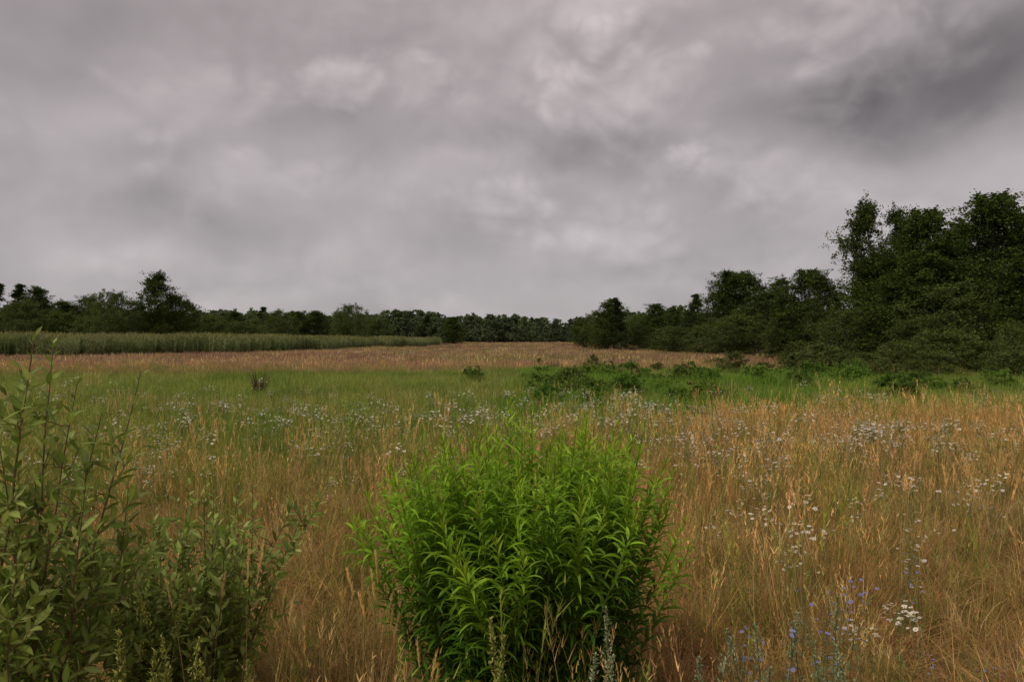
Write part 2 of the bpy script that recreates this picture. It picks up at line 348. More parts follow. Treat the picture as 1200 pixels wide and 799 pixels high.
# ---------------------------------------------------------------- trees
def prof(shape,t):
    if shape=='oval': return np.sin(np.pi*np.clip(t*.93+.05,0.02,1)**.72)**.6
    if shape=='round': return np.sqrt(np.clip(1-(2*t-1)**2,0.02,1))
    if shape=='spindle': return np.clip((1-t)**.7*(.5+t*1.1)*1.3,.06,1)
    if shape=='cone': return np.clip((1-t)**.8,.05,1)*.95
    if shape=='bush': return np.sqrt(np.clip(1-t**2,0.03,1))
def tree_mesh(name,seed,H,R,base,shape,nclump,nsub,nleaf,leaf,colA,colB,mats,crad=(.2,.36),flat=.8,stems=1):
    rng=R_(seed);mb=MB()
    K=10
    trunks=[]
    for s in range(stems):
        z=np.linspace(-.1,H*(.93 if stems==1 else .8),K)
        amp=H*.02
        dx=np.cumsum(rng.normal(0,amp,K));dy=np.cumsum(rng.normal(0,amp,K))
        if stems>1:
            a=s*6.283/stems+rng.uniform(-.4,.4);tt=np.linspace(0,1,K);dx=dx+np.cos(a)*tt*R*.6;dy=dy+np.sin(a)*tt*R*.6
        dx-=dx[0];dy-=dy[0]
        trunks.append(np.column_stack([dx,dy,z]))
    T=np.array(trunks)
    r0=H*.014/math.sqrt(stems)
    tubes(mb,T,np.broadcast_to(r0*np.linspace(1.15,.12,K)[None,:],T.shape[:2]).copy(),rep((.5,.5,.5),stems),7,mi=1)
    nl=[rng.uniform(0,6.28) for _ in range(4)]
    t=np.sort(rng.random(nclump)**.85)
    zc=H*(base+(1-base)*t*.97)
    az=rng.uniform(0,6.283,nclump)
    env=R*prof(shape,t)*(1+.14*np.sin(2*az+nl[0]+t*4)+.12*np.sin(3*az+nl[1]-t*9)+.10*np.sin(5*az+nl[2]+t*17)+rng.normal(0,.10,nclump))
    rad=env*np.sqrt(rng.uniform(.02,1,nclump))*.9
    ti=rng.integers(0,stems,nclump)
    def tr(i,zz):
        return np.column_stack([[np.interp(zz[k],T[i[k]][:,2],T[i[k]][:,0]) for k in range(len(zz))],[np.interp(zz[k],T[i[k]][:,2],T[i[k]][:,1]) for k in range(len(zz))]])
    cxy=tr(ti,zc)*(1 if stems==1 else .4)
    Cn=np.column_stack([cxy[:,0]+rad*np.cos(az),cxy[:,1]+rad*np.sin(az),zc])
    up=-.35 if shape=='cone' else .65
    zs=np.clip(zc-rad*up,.05*H,H*.9)
    s0=np.column_stack([tr(ti,zs),zs])
    tt=np.linspace(0,1,6)[None,:,None]
    L=s0[:,None,:]*(1-tt)+Cn[:,None,:]*tt
    L[:,1:-1,2]+=(-.06*rad[:,None])*np.sin(np.linspace(0,np.pi,6))[None,1:-1]*(1 if up>0 else -1)
    L[:,1:-1]+=rng.normal(0,.02*R,(nclump,4,3))
    rr=(r0*.3*(1.1-t))[:,None]*np.linspace(1,.15,6)[None,:]
    tubes(mb,L,rr,rep((.4,.4,.4),nclump),4,mi=1)
    cr=R*rng.uniform(crad[0],crad[1],nclump)*(1-.3*t)*(.7+.3*np.minimum(1,prof(shape,t)))
    ns=nclump*nsub;ck=np.repeat(np.arange(nclump),nsub)
    stretch=nrm(np.column_stack([np.cos(az),np.sin(az),rng.uniform(-.2,1.0,nclump)]))
    so=rng.normal(0,.62,(ns,3))+stretch[ck]*rng.normal(.1,.5,(ns,1));so[:,2]*=flat
    Sc=Cn[ck]+so*cr[ck][:,None]
    tw=np.stack([Cn[ck]*.7+L[ck,-2]*.3,Sc*.55+Cn[ck]*.45+rng.normal(0,.02,(ns,3)),Sc],1)
    tubes(mb,tw,np.broadcast_to(np.array([1,.7,.3])*leaf*.07,(ns,3)).copy(),rep((.4,.4,.4),ns),3,mi=1)
    n=ns*nleaf;ci=np.repeat(np.arange(ns),nleaf)
    sd=nrm(so+rng.normal(0,.3,(ns,3)))
    off=rng.normal(0,.22,(n,3))+sd[ci]*rng.normal(0,.26,(n,1))
    Pc=Sc[ci]+off*cr[ck][ci][:,None]
    nr=nrm(rng.normal(0,1,(n,3))+C(0,0,.8))
    a=nrm(np.cross(nr,rng.normal(0,1,(n,3))));b=np.cross(nr,a)
    sz=leaf*rng.uniform(.6,1.3,n)[:,None]
    Q=np.stack([Pc-a*sz*.6,Pc-b*sz*.36,Pc+a*sz*.6-C(0,0,.15)*sz,Pc+b*sz*.36],1)
    cm=np.clip(rng.random(nclump)[ck][ci]*.7+rng.random(ns)[ci]*.3,0,1)[:,None]
    col=(C(*colA)*(1-cm)+C(*colB)*cm)*rng.uniform(.75,1.3,n)[:,None]
    mb.quads(Q,col[:,None,:],mi=0)
    return mb.mesh(name,mats)
DK=(.043,.075,.018);MD=(.092,.142,.032);GY=(.11,.155,.06)
TM={
 'aspen':[tree_mesh('aspen',s,10,2.15,.05,'oval',150,8,23,.118,DK,MD,[M_leaf,M_bark],crad=(.22,.40)) for s in (1,2,3)],
 'birch':[tree_mesh('birch',s,10,1.95,.07,'spindle',145,8,21,.112,DK,(.10,.15,.038),[M_leaf,M_birch],crad=(.2,.37),flat=1.2) for s in (4,5)],
 'pine':[tree_mesh('pine',s,10,2.0,.06,'cone',130,8,21,.105,(.03,.052,.018),(.055,.085,.028),[M_leaf,M_bark],crad=(.15,.28),flat=.5) for s in (6,7)],
 'round':[tree_mesh('willowt',s,7,2.7,.03,'round',135,8,21,.115,MD,GY,[M_leaf,M_bark],stems=3,crad=(.17,.32)) for s in (8,9)],
 'bush':[tree_mesh('bush',s,2,1.15,.02,'bush',75,8,20,.055,(.07,.11,.025),(.13,.175,.06),[M_leaf,M_bark],stems=5,crad=(.16,.32)) for s in (10,11,12)],
}
SZ={'aspen':(10,4.6),'birch':(10,4.),'pine':(10,4.2),'round':(7,6.),'bush':(2,2.5)}
NM={'aspen':'aspen_tree','birch':'birch_tree','pine':'pine_tree','round':'willow_tree','bush':'willow_shrub'}
rt=R_(5)
def plant(kind,px,topy,d,wpx,name=None,v=None):
    H=CAMH+(397-topy)/F*d;W=wpx/F*d;x=(px-600)/F*d
    ms=TM[kind];me=ms[rt.integers(0,len(ms)) if v is None else v]
    o=bpy.data.objects.new(name or NM[kind],me);scene.collection.objects.link(o)
    h0,w0=SZ[kind];o.location=(x,d,float(ghgt(x,d))-.03)
    sx=W/w0;o.scale=(sx,sx,H/h0);o.rotation_euler=(0,0,rt.uniform(0,6.28))
    return o
for a in [('birch',1020,235,47,72),('aspen',1046,240,50,66),('aspen',1080,244,43,108),('birch',1120,258,46,90),('aspen',1158,226,40,130),
          ('birch',1192,240,44,100),('aspen',1225,240,39,110),('pine',1270,235,42,90),('aspen',1330,230,40,120),('aspen',1420,240,41,120),
          ('aspen',998,300,46,84),('birch',972,318,50,66),('aspen',945,315,54,80),('pine',918,346,56,50),('round',1120,330,38,130),('aspen',1200,290,36,120),('round',1290,320,36,120),
          ('aspen',1040,320,42,110),('round',1010,360,44,90),('aspen',1105,280,41,110),('aspen',1070,290,47,90),('round',1165,345,37,110),
          ('pine',822,342,78,42),('aspen',848,316,74,66),('aspen',874,316,76,72),('birch',902,324,72,56),('birch',890,340,68,64),('round',860,368,66,80),
          ('pine',806,348,86,38),('birch',788,358,92,38),('aspen',768,355,96,46),('round',750,370,100,50),('pine',727,347,92,38),('aspen',712,349,96,44),('round',700,365,100,42),
          ('aspen',690,372,118,30),('round',930,374,56,66),('round',1080,368,37,100),('round',985,375,48,70),('round',830,378,72,60),('round',790,382,80,60)]:
    plant(*a)
for a in [('aspen',186,318,98,54),('aspen',205,345,100,44),('round',131,342,92,66),('birch',92,345,106,60),('pine',60,352,118,34),('birch',46,336,112,54),('pine',18,332,112,48),('aspen',72,350,104,56),
          ('round',22,352,96,66),('pine',-14,330,112,40),('round',-60,336,98,80),('aspen',-110,320,100,60),('round',-170,330,98,90),('aspen',-230,325,100,70),('birch',222,350,108,38),('round',165,366,98,66),('round',75,365,100,60),
          ('round',248,368,125,54),('birch',275,364,140,40),('pine',300,359,150,30),('round',325,363,140,48),('aspen',350,365,150,38),('birch',374,364,150,38),('round',411,357,128,46),('aspen',395,368,140,32),
          ('round',440,372,165,44),('pine',495,369,190,28),('aspen',530,371,200,34),('round',205,374,110,66),('round',280,376,130,60),('round',110,370,96,60)]:
    plant(*a)
for a in [('bush',968,404,29,96),('bush',930,415,30,56),('bush',860,412,32,42),('bush',1105,388,32,120),('bush',1060,398,34,86),('bush',1192,376,31,60),('bush',1150,400,30,90),('bush',1240,385,29,90),
          ('bush',1010,412,32,70),('bush',694,414,36,22),('bush',770,424,33,26),('bush',632,418,40,14),('bush',800,428,29,34),('bush',720,428,29,30),('bush',770,404,90,30),('bush',915,392,60,54),('bush',1090,412,28,80),('bush',1180,412,27,70),
          ('bush',1035,420,27,50),('bush',895,424,29,36),('bush',1210,405,26,80),('bush',840,418,38,40),('bush',940,400,44,60)]:
    plant(*a)
hb=[tree_mesh('herb',s,1,.7,.0,'bush',50,7,16,.05,(.7,.7,.7),(1.2,1.2,1.2),[M_herb,M_bark],stems=5,crad=(.16,.3)) for s in (50,51,52)]
c_hb=proto_coll('proto_herb',hb)
hp=[];hs=[]
rh=R_(321)
for px,d,s,n in [(700,17,.62,6),(680,20,.75,6),(760,20,.65,6),(740,15,.45,5),(820,22,.8,6),(870,24,.8,5),(800,17,.5,6),(640,24,.6,4),(560,27,.6,3),(1060,22,.65,5),(980,22,.65,5),(1120,20,.65,5),(1160,22,.65,5),(1000,26,.85,5),(900,28,.8,5),(770,27,.75,5),(700,24,.75,5)]:
    x=(px-600)/F*d
    hp.append(np.column_stack([x+rh.normal(0,.8,n),d+rh.normal(0,1.9,n)]));hs.append(s*rh.uniform(.35,1.2,n))
hp=np.concatenate(hp);hs=np.concatenate(hs)
scatter('lush_herbs',hp,c_hb,3,vary(rh,[LUSH*.8,LUSH*C(1.1,.95,1),GREEN*.7],len(hp),.2),1,1,rh,scl=np.column_stack([hs*1.05,hs*1.05,hs]),tilt=.05)

farm=[tree_mesh('f%d'%i,40+i,10,2.3,.02,sh,55,8,9,.34,(.10,.14,.07),(.18,.225,.105),[M_far,M_bark]) for i,sh in enumerate(['oval','spindle','cone','round','oval'])]  # far foliage colours raised, distance haze is put into the leaf colour
c_ft=proto_coll('proto_ft',farm)
N=2200
u=rng.uniform(-1.1,1.1,N);d=rng.uniform(300,430,N)
xy=np.column_stack([u*d,d])
s=rng.uniform(.7,1.2,N)*(.75+.5*fbm(u*12,u*0,6))*(d/330)**.8
s*=np.interp(u,[-1,-.2,-.02,.1,1],[1.25,1.12,1.0,1.02,1.3])
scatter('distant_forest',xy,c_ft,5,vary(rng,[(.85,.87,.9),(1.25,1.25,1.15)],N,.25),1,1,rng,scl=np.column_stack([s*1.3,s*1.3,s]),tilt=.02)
N=420
u=np.concatenate([rng.uniform(-1.1,-.18,N//2),rng.uniform(.12,1.1,N//2)])
lo=np.interp(u,[-1.1,-.45,-.2,.12,.3,1.1],[125,130,200,170,110,80]);d=lo+rng.random(N)*60
s=rng.uniform(.4,.9,N);xy=np.column_stack([u*d,d])
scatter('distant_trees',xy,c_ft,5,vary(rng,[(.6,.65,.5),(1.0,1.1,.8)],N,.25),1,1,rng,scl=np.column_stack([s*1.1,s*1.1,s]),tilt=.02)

# ---------------------------------------------------------------- goldenrod clump
def goldenrod():
    rng=R_(61);mb=MB();N=185
    a=rng.uniform(0,6.283,N);q=np.sqrt(rng.random(N));r=.35*q
    base=np.column_stack([GC[0]+r*np.cos(a),GC[1]+r*np.sin(a),np.zeros(N)])
    H=1.27-.25*q**2.2+rng.normal(0,.09,N)
    lean=.06+.29*q**1.5*rng.uniform(.5,1.25,N)
    K=14
    t=np.linspace(0,1,K)
    out=H*np.sin(lean)
    aa=a+rng.normal(0,.35,N)
    P=base[:,None,:]+np.stack([np.cos(aa)[:,None]*out[:,None]*t**1.2,np.sin(aa)[:,None]*out[:,None]*t**1.2,(H*np.cos(lean))[:,None]*t],-1)
    P[:,:,0]+=np.cumsum(rng.normal(0,.003,(N,K)),1)
    tubes(mb,P,np.broadcast_to(.0035*np.linspace(1,.4,K),(N,K)).copy(),rep((.17,.26,.06),N),5)
    nl=90
    lt=np.linspace(.16,.995,nl)[None,:]+rng.normal(0,.004,(N,nl));lt=np.clip(lt,0,1)
    f=lt*(K-1);j=np.minimum(f.astype(int),K-2);fr=(f-j)[...,None]
    ii=np.arange(N)[:,None]
    B=P[ii,j]*(1-fr)+P[ii,j+1]*fr
    T=nrm(P[ii,j+1]-P[ii,j])
    ph=(np.arange(nl)*2.39996)[None,:]+rng.uniform(0,6.28,(N,1))+rng.normal(0,.2,(N,nl))
    top=sst(.84,1.,lt)
    el=.5+.65*top+rng.normal(0,.15,(N,nl))
    D=np.stack([np.cos(ph)*np.cos(el),np.sin(ph)*np.cos(el),np.sin(el)],-1)+T*.2
    L=(.125-.085*top)*rng.uniform(.7,1.15,(N,nl))*(.8+.2*sst(.1,.4,lt))
    W=(.0145-.0085*top)*rng.uniform(.8,1.2,(N,nl))
    dr=(1.35-1.0*top)*rng.uniform(.6,1.4,(N,nl))
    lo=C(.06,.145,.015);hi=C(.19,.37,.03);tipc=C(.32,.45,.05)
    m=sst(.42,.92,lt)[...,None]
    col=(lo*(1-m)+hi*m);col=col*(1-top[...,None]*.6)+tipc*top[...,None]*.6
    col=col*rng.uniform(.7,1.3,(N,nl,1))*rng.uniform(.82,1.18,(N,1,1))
    yel=(rng.random((N,nl,1))<.02*(lt[...,None]<.5));col=np.where(yel,C(.40,.33,.08),col)
    n=N*nl
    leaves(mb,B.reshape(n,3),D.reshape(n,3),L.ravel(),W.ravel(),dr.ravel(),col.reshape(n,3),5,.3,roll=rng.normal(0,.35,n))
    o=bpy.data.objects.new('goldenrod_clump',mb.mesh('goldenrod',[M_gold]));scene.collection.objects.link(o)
goldenrod()

# ---------------------------------------------------------------- willows foreground
def willow(name,seed,stems,leafL=.062,leafW=.019,nside=9,dens=.022,sideL=.3,cols=((.11,.18,.035),(.18,.26,.06),(.25,.31,.11)),t0=.3):
    rng=R_(seed);mb=MB()
    LB=[];LD=[];LS=[];K=12
    def line(p,q,bow,wob):
        t=np.linspace(0,1,K)[:,None];L=p*(1-t)+q*t
        L=L+bow*np.sin(t*np.pi)+np.cumsum(rng.normal(0,wob,(K,3)),0)*np.sin(t*np.pi)
        return L
    def foliate(L,t0):
        seg=np.linalg.norm(np.diff(L,axis=0),axis=1).sum();n=max(3,int(seg*(1-t0)/dens))
        tt=np.linspace(t0,1,n);f=tt*(K-1);j=np.minimum(f.astype(int),K-2);fr=(f-j)[:,None]
        B=L[j]*(1-fr)+L[j+1]*fr;T=nrm(L[j+1]-L[j])
        ph=np.arange(n)*2.4+rng.uniform(0,6)
        a=nrm(np.cross(T,C(.3,.2,.9)));b=np.cross(T,a)
        D=T*rng.uniform(.5,1.1,(n,1))+a*np.cos(ph)[:,None]+b*np.sin(ph)[:,None]+C(0,0,.15)
        LB.append(B);LD.append(D);LS.append(rng.uniform(.65,1.15,n)*(1-.35*(tt>.93)))
    for (p,q) in stems:
        p=C(*p);q=C(*q);ln=np.linalg.norm(q-p)
        L=line(p,q,rng.normal(0,.03,3),.006)
        tubes(mb,L[None],(.0055*np.linspace(1.1,.25,K)*ln/1.4)[None],rep((.16,.09,.06),1),6,mi=1)
        foliate(L,t0)
        for s in range(nside):
            t=rng.uniform(.2,.92);i=int(t*(K-1));a=rng.uniform(0,6.28);l=sideL*(1.2-t)*rng.uniform(.5,1.3)
            dirv=nrm(C(math.cos(a)*.75,math.sin(a)*.75,rng.uniform(.4,1.1)))
            S=line(L[i],L[i]+dirv*l*1.5,rng.normal(0,.015,3),.004)
            tubes(mb,S[None],(.0024*np.linspace(1,.35,K))[None],rep((.19,.13,.06),1),5,mi=1)
            foliate(S,.12)
    B=np.concatenate(LB);D=np.concatenate(LD);S=np.concatenate(LS);n=len(B)
    col=vary(rng,cols,n,.25)
    leaves(mb,B,D,leafL*S,leafW*S*rng.uniform(.85,1.15,n),rng.uniform(-.2,.7,n),col,5,.2,roll=rng.normal(0,.5,n),belly=.85)
    o=bpy.data.objects.new(name,mb.mesh(name,[M_willow,M_twig]));scene.collection.objects.link(o)
def W3(px,py,d): return ((px-600)/F*d,d,CAMH-(py-397)/F*d)
def G3(px,d): return ((px-600)/F*d,d,0.)
willow('willow_sapling',71,[(G3(10,2.5),W3(62,402,2.6)),(G3(25,2.6),W3(120,480,2.7)),(G3(0,2.5),W3(165,435,2.6)),(G3(-20,2.6),W3(20,520,2.5)),(G3(-40,2.5),W3(-40,380,2.5)),
   (G3(15,2.5),W3(100,570,2.3)),(G3(-60,2.4),W3(40,394,2.3)),(G3(-80,2.5),W3(-120,400,2.4)),(G3(20,2.7),W3(60,600,2.8)),(G3(0,2.4),W3(-5,500,2.3)),(G3(30,2.6),W3(150,560,2.7)),(G3(20,2.5),W3(90,450,2.5)),(G3(40,2.7),W3(40,560,2.6)),(G3(60,2.6),W3(110,640,2.5)),(G3(10,2.4),W3(20,640,2.3))],nside=14,sideL=.25,dens=.016,leafL=.072,leafW=.021,t0=.3)
willow('willow_shrub',72,[((-1.38+.1*math.cos(a),3.1+.1*math.sin(a),0),(-1.34+r*math.cos(a),3.15+r*math.sin(a)*.8,h)) for a,r,h in
   [(R_(k).uniform(0,6.28),R_(k+50).uniform(.06,.60),R_(k+90).uniform(.5,1.03)) for k in range(46)]],nside=9,sideL=.21,dens=.016,leafL=.06,leafW=.019)

# ---------------------------------------------------------------- flowers
def flower_disc(mb,Cp,Nn,r,rng,petal=(.86,.83,.75),cen=(.65,.45,.05),np_=10):
    n=len(Cp);a=nrm(np.cross(Nn,C(.2,.9,.1)));b=np.cross(Nn,a)
    an=(np.arange(np_)*2*np.pi/np_)[None,:]+rng.uniform(0,6,(n,1))
    d=a[:,None]*np.cos(an)[...,None]+b[:,None]*np.sin(an)[...,None]
    s=-a[:,None]*np.sin(an)[...,None]+b[:,None]*np.cos(an)[...,None]
    R=r[:,None,None]
    Q=np.stack([Cp[:,None]+d*R*.2-s*R*.1,Cp[:,None]+d*R-s*R*.24+Nn[:,None]*R*.12,Cp[:,None]+d*R+s*R*.24+Nn[:,None]*R*.12,Cp[:,None]+d*R*.2+s*R*.1],2).reshape(-1,4,3)
    mb.quads(Q,np.broadcast_to(C(*petal),Q.shape))
    for k in range(3):
        an2=k*np.pi/3
        e=a*math.cos(an2)+b*math.sin(an2);g=-a*math.sin(an2)+b*math.cos(an2);rr=r[:,None]*.36
        up=Nn*r[:,None]*.16
        Q=np.stack([Cp-e*rr-g*rr*.5+up,Cp+e*rr-g*rr*.5+up,Cp+e*rr+g*rr*.5+up*1.02,Cp-e*rr+g*rr*.5+up*1.02],1)+ (Nn*r[:,None]*.01*k)[:,None,:]
        mb.quads(Q,np.broadcast_to(C(*cen),Q.shape))
def fleabane(seed,nst=3,H=.8,fr=.010,nf=16,spread=.05,petal=(.88,.85,.77),cen=(.65,.45,.05),leafc=((.16,.22,.06),(.27,.30,.1)),sp=.09):
    rng=R_(seed);mb=MB()
    for s in range(nst):
        a=rng.uniform(0,6.28);K=8;t=np.linspace(0,1,K)[:,None];h=H*rng.uniform(.75,1.1)
        top=C(math.cos(a)*spread*rng.uniform(.5,2.5),math.sin(a)*spread*rng.uniform(.5,2.5),h)
        L=C(*(rng.normal(0,.03,2)),0)*(1-t)+top*t+C(math.cos(a+1),math.sin(a+1),0)*.02*np.sin(t*3.14)
        tubes(mb,L[None],np.full((1,K),.0016)*np.linspace(1.2,.7,K)[None],rep((.22,.26,.1),1),4)
        n=nf;
        a2=rng.uniform(0,6.28,n);r=sp*np.sqrt(rng.random(n));
        tip=L[-1]+np.column_stack([r*np.cos(a2),r*np.sin(a2),rng.uniform(-.05,.06,n)-r*.2])
        st=L[-1]-C(0,0,1)*rng.uniform(.05,.18,(n,1))*h/.8
        tt=np.linspace(0,1,4)[None,:,None]
        S=st[:,None]*(1-tt)+tip[:,None]*tt;S[:,1:3,:2]+=(tip-st)[:,None,:2]*.12
        tubes(mb,S,np.full((n,4),.0008),rep((.22,.26,.1),n),3)
        Nn=nrm(rng.normal(0,.4,(n,3))+C(0,-.25,1))
        flower_disc(mb,tip,Nn,fr*rng.uniform(.7,1.2,n),rng,petal,cen)
        m=14;tl=rng.uniform(.08,.85,m);B=np.column_stack([np.interp(tl,t[:,0],L[:,i]) for i in range(3)])
        ph=rng.uniform(0,6.28,m);D=np.column_stack([np.cos(ph),np.sin(ph),rng.uniform(.3,1.2,m)])
        leaves(mb,B,D,rng.uniform(.03,.07,m)*(1.3-tl),rng.uniform(.006,.012,m),rng.uniform(.2,1.,m),vary(rng,leafc,m),4)
    return mb.mesh('fl',[M_flower])
c_fl=proto_coll('proto_fl',[fleabane(81,2,.72,.0115,nf=8),fleabane(82,1,.8,.012,nf=12),fleabane(83,3,.65,.011,nf=7),fleabane(84,2,.75,.0125,10)])
def spot(rng,px,py,d,n,r):
    x=(px-600)/F*d
    return np.column_stack([x+rng.normal(0,r,n),d+rng.normal(0,r*1.2,n)])
rf=R_(200);pts=[];sc=[]
for px,py,d,n,r in [(880,525,6.5,10,.3),(920,600,4.6,5,.14),(905,640,4.2,3,.1),(1025,510,7.2,7,.3),(1085,585,4.9,4,.2),(1140,590,4.8,4,.2),(1035,725,3.15,3,.09),(1060,745,3.0,2,.08),(960,515,7.5,5,.3),
                    (460,487,9.5,20,.7),(530,490,9.5,22,.6),(720,490,9.6,18,.5),(430,470,12,9,.3),(290,470,12,12,.6),(1170,578,5,4,.2),(870,548,5.8,3,.15),(1060,640,4.0,2,.1)]:
    p=spot(rf,px,py,d,n,r);pts.append(p)
    zt=CAMH-(py-397)/F*d
    sc.append(np.clip(zt/.75,.5,1.4)*rf.uniform(.85,1.12,n))
w=wedge(rf,6500,5,19,.95);nz=fbm(w[:,0]/2.2,w[:,1]/1.6,44)
band=sst(5,8,w[:,1])*sst(17,9.5,w[:,1])
kp=rf.random(len(w))<np.clip(band*sst(.46,.72,nz)*.95+.04*band,0,1);w=w[kp]
pts.append(w);sc.append(rf.uniform(.55,.95,len(w)))
P=np.concatenate(pts);S=np.concatenate(sc)
scatter('white_fleabane',P,c_fl,4,np.ones((len(P),3)),1,1,rf,scl=np.column_stack([S*1.15,S*1.15,S]),tilt=.08)
c_bl=proto_coll('proto_bl',[fleabane(91,3,.6,.009,3,.06,(.30,.30,.58),(.25,.25,.5),((.16,.2,.1),(.22,.26,.14)),.05),fleabane(92,2,.7,.010,3,.05,(.34,.33,.6),(.28,.26,.5),((.16,.2,.1),(.22,.26,.14)),.05)])
pb=[];sb=[]
for px,py,d in [(888,760,2.75),(912,788,2.6),(960,705,2.9),(975,690,3.0),(985,720,2.9),(1145,775,2.7),(1110,765,2.8),(930,700,2.9),(870,745,2.8),(1010,690,3.2),(1075,660,3.5),(950,760,2.65)]:
    pb.append(((px-600)/F*d,d));sb.append((CAMH-(py-397)/F*d)/.65)
pb=np.array(pb);sb=np.array(sb)
scatter('blue_scabious',pb,c_bl,2,np.ones((len(pb),3)),1,1,rf,scl=np.column_stack([sb,sb,sb]),tilt=.04)

def spike(name,px,py,d,seed,n=3,cols=((.26,.32,.17),(.36,.40,.23)),spread=.05,lL=.035,nl=90):
    rng=R_(seed);mb=MB();x=(px-600)/F*d;H=CAMH-(py-397)/F*d
    for s in range(n):
        h=H*(1 if s==0 else rng.uniform(.7,.95));K=8;t=np.linspace(0,1,K)[:,None]
        o=C(*rng.normal(0,spread,2),0)*(0 if s==0 else 1)
        L=C(x,d,0)+o*.5*(1-t)+(o+C(*rng.normal(0,.04,2),h))*t+C(*rng.normal(0,.02,2),0)*np.sin(t*3.14)
        tubes(mb,L[None],(.0028*np.linspace(1,.4,K))[None],rep((.2,.2,.09),1),5)
        tl=rng.random(nl)**.7;B=np.column_stack([np.interp(tl,t[:,0],L[:,i]) for i in range(3)])
        ph=rng.uniform(0,6.28,nl);D=np.column_stack([np.cos(ph),np.sin(ph),rng.uniform(.4,1.6,nl)])
        leaves(mb,B,D,lL*rng.uniform(.6,1.3,nl)*(1.5-tl),lL*.22*rng.uniform(.7,1.2,nl),rng.uniform(0,.9,nl),vary(rng,cols,nl),4)
        m=100;tl=.74+.26*rng.random(m)
        side=rng.uniform(0,6.28,m);rr=.03*(1.02-tl)/.26*rng.random(m)
        B=np.column_stack([np.interp(tl,t[:,0],L[:,i]) for i in range(3)])+np.column_stack([np.cos(side)*rr,np.sin(side)*rr,rr*1.2])
        ph=rng.uniform(0,6.28,m);D=np.column_stack([np.cos(ph),np.sin(ph),rng.uniform(.4,1.6,m)])
        leaves(mb,B,D,np.full(m,.011),np.full(m,.005),np.zeros(m),vary(rng,[C(*cols[1])*1.15,C(*cols[0])],m),2)
    ob=bpy.data.objects.new(name,mb.mesh(name,[M_flower]));scene.collection.objects.link(ob)
spike('mugwort_plant',703,705,2.45,1);spike('mugwort_plant',880,720,2.8,2,4,spread=.09);spike('mugwort_plant',975,695,2.9,3,4,spread=.1);spike('mugwort_plant',840,750,2.6,4,3,spread=.08)
YG=((.26,.29,.06),(.40,.39,.10))
spike('yellow_goldenrod',578,728,2.3,5,2,YG);spike('yellow_goldenrod',195,690,2.6,6,4,YG,.07);spike('yellow_goldenrod',150,735,2.4,7,4,YG,.08);spike('yellow_goldenrod',255,745,2.5,8,3,YG,.06)
spike('mugwort_plant',1005,760,2.6,9,3,spread=.07)

def plume(seed):
    rng=R_(seed);mb=MB();nb=4
    base=rng.normal(0,.04,(nb,3));base[:,2]=0
    k=rep((1,.95,.9),nb)
    P=blades(mb,base,rng.uniform(0,6.28,nb),rng.uniform(.85,1.05,nb),np.full(nb,.003),rng.uniform(0,.08,nb),rng.uniform(.05,.3,nb),k*.8,k,8)
    n=90;t=rng.random((nb,n))
    B=(P[:,-2][:,None]*(1-t[...,None])+P[:,-1][:,None]*t[...,None]).reshape(-1,3);m=len(B)
    kk=rng.uniform(.85,1.25,m)[:,None]*np.ones((1,3))
    blades(mb,B,rng.uniform(0,6.28,m),rng.uniform(.012,.03,m),np.full(m,.003),rng.uniform(.1,.5,m),rng.uniform(0,.4,m),kk,kk,2)
    return mb.mesh('plume',[M_grass])
c_pl=proto_coll('proto_pl',[plume(1),plume(2),plume(3)])
pp=[];sp=[]
for px,py,d in [(453,668,2.7),(440,690,2.6),(265,662,2.7),(300,700,2.6),(480,745,2.4),(415,670,2.9),(490,600,4),(1000,520,5),(860,480,7),(840,600,4.2),(400,640,3.4),(1010,600,4.6),(760,640,3.9),(250,480,6.),(235,500,5.5),(300,520,5.5),(330,540,5),(850,500,6.5)]:
    pp.append(((px-600)/F*d,d));sp.append((CAMH-(py-397)/F*d)/.95)
w=wedge(rf,340,3.8,12,.9);pp=np.concatenate([np.array(pp),w]);sp=np.concatenate([np.array(sp),rf.uniform(.6,.95,len(w))])
scatter('reedgrass_plumes',pp,c_pl,3,vary(rf,[STRAW*1.15,STRAW*.95],len(pp),.1),1,1,rf,scl=np.column_stack([sp,sp,sp]),tilt=.05)
def deadshrub(px,d,h,seed):
    rng=R_(seed);mb=MB();x=(px-600)/F*d;n=70
    a=rng.uniform(0,6.28,n);base=np.column_stack([x+.08*np.cos(a),d+.08*np.sin(a),a*0])
    k=vary(rng,[(.16,.09,.06),(.1,.06,.04)],n)
    blades(mb,base,a,h*rng.uniform(.6,1.1,n),np.full(n,.02),rng.uniform(0,.45,n),rng.uniform(-.1,.5,n),k,k,4)
    ob=bpy.data.objects.new('dead_shrub',mb.mesh('dead',[M_twig]));scene.collection.objects.link(ob)
deadshrub(305,20,.85,1);deadshrub(648,34,.8,2)

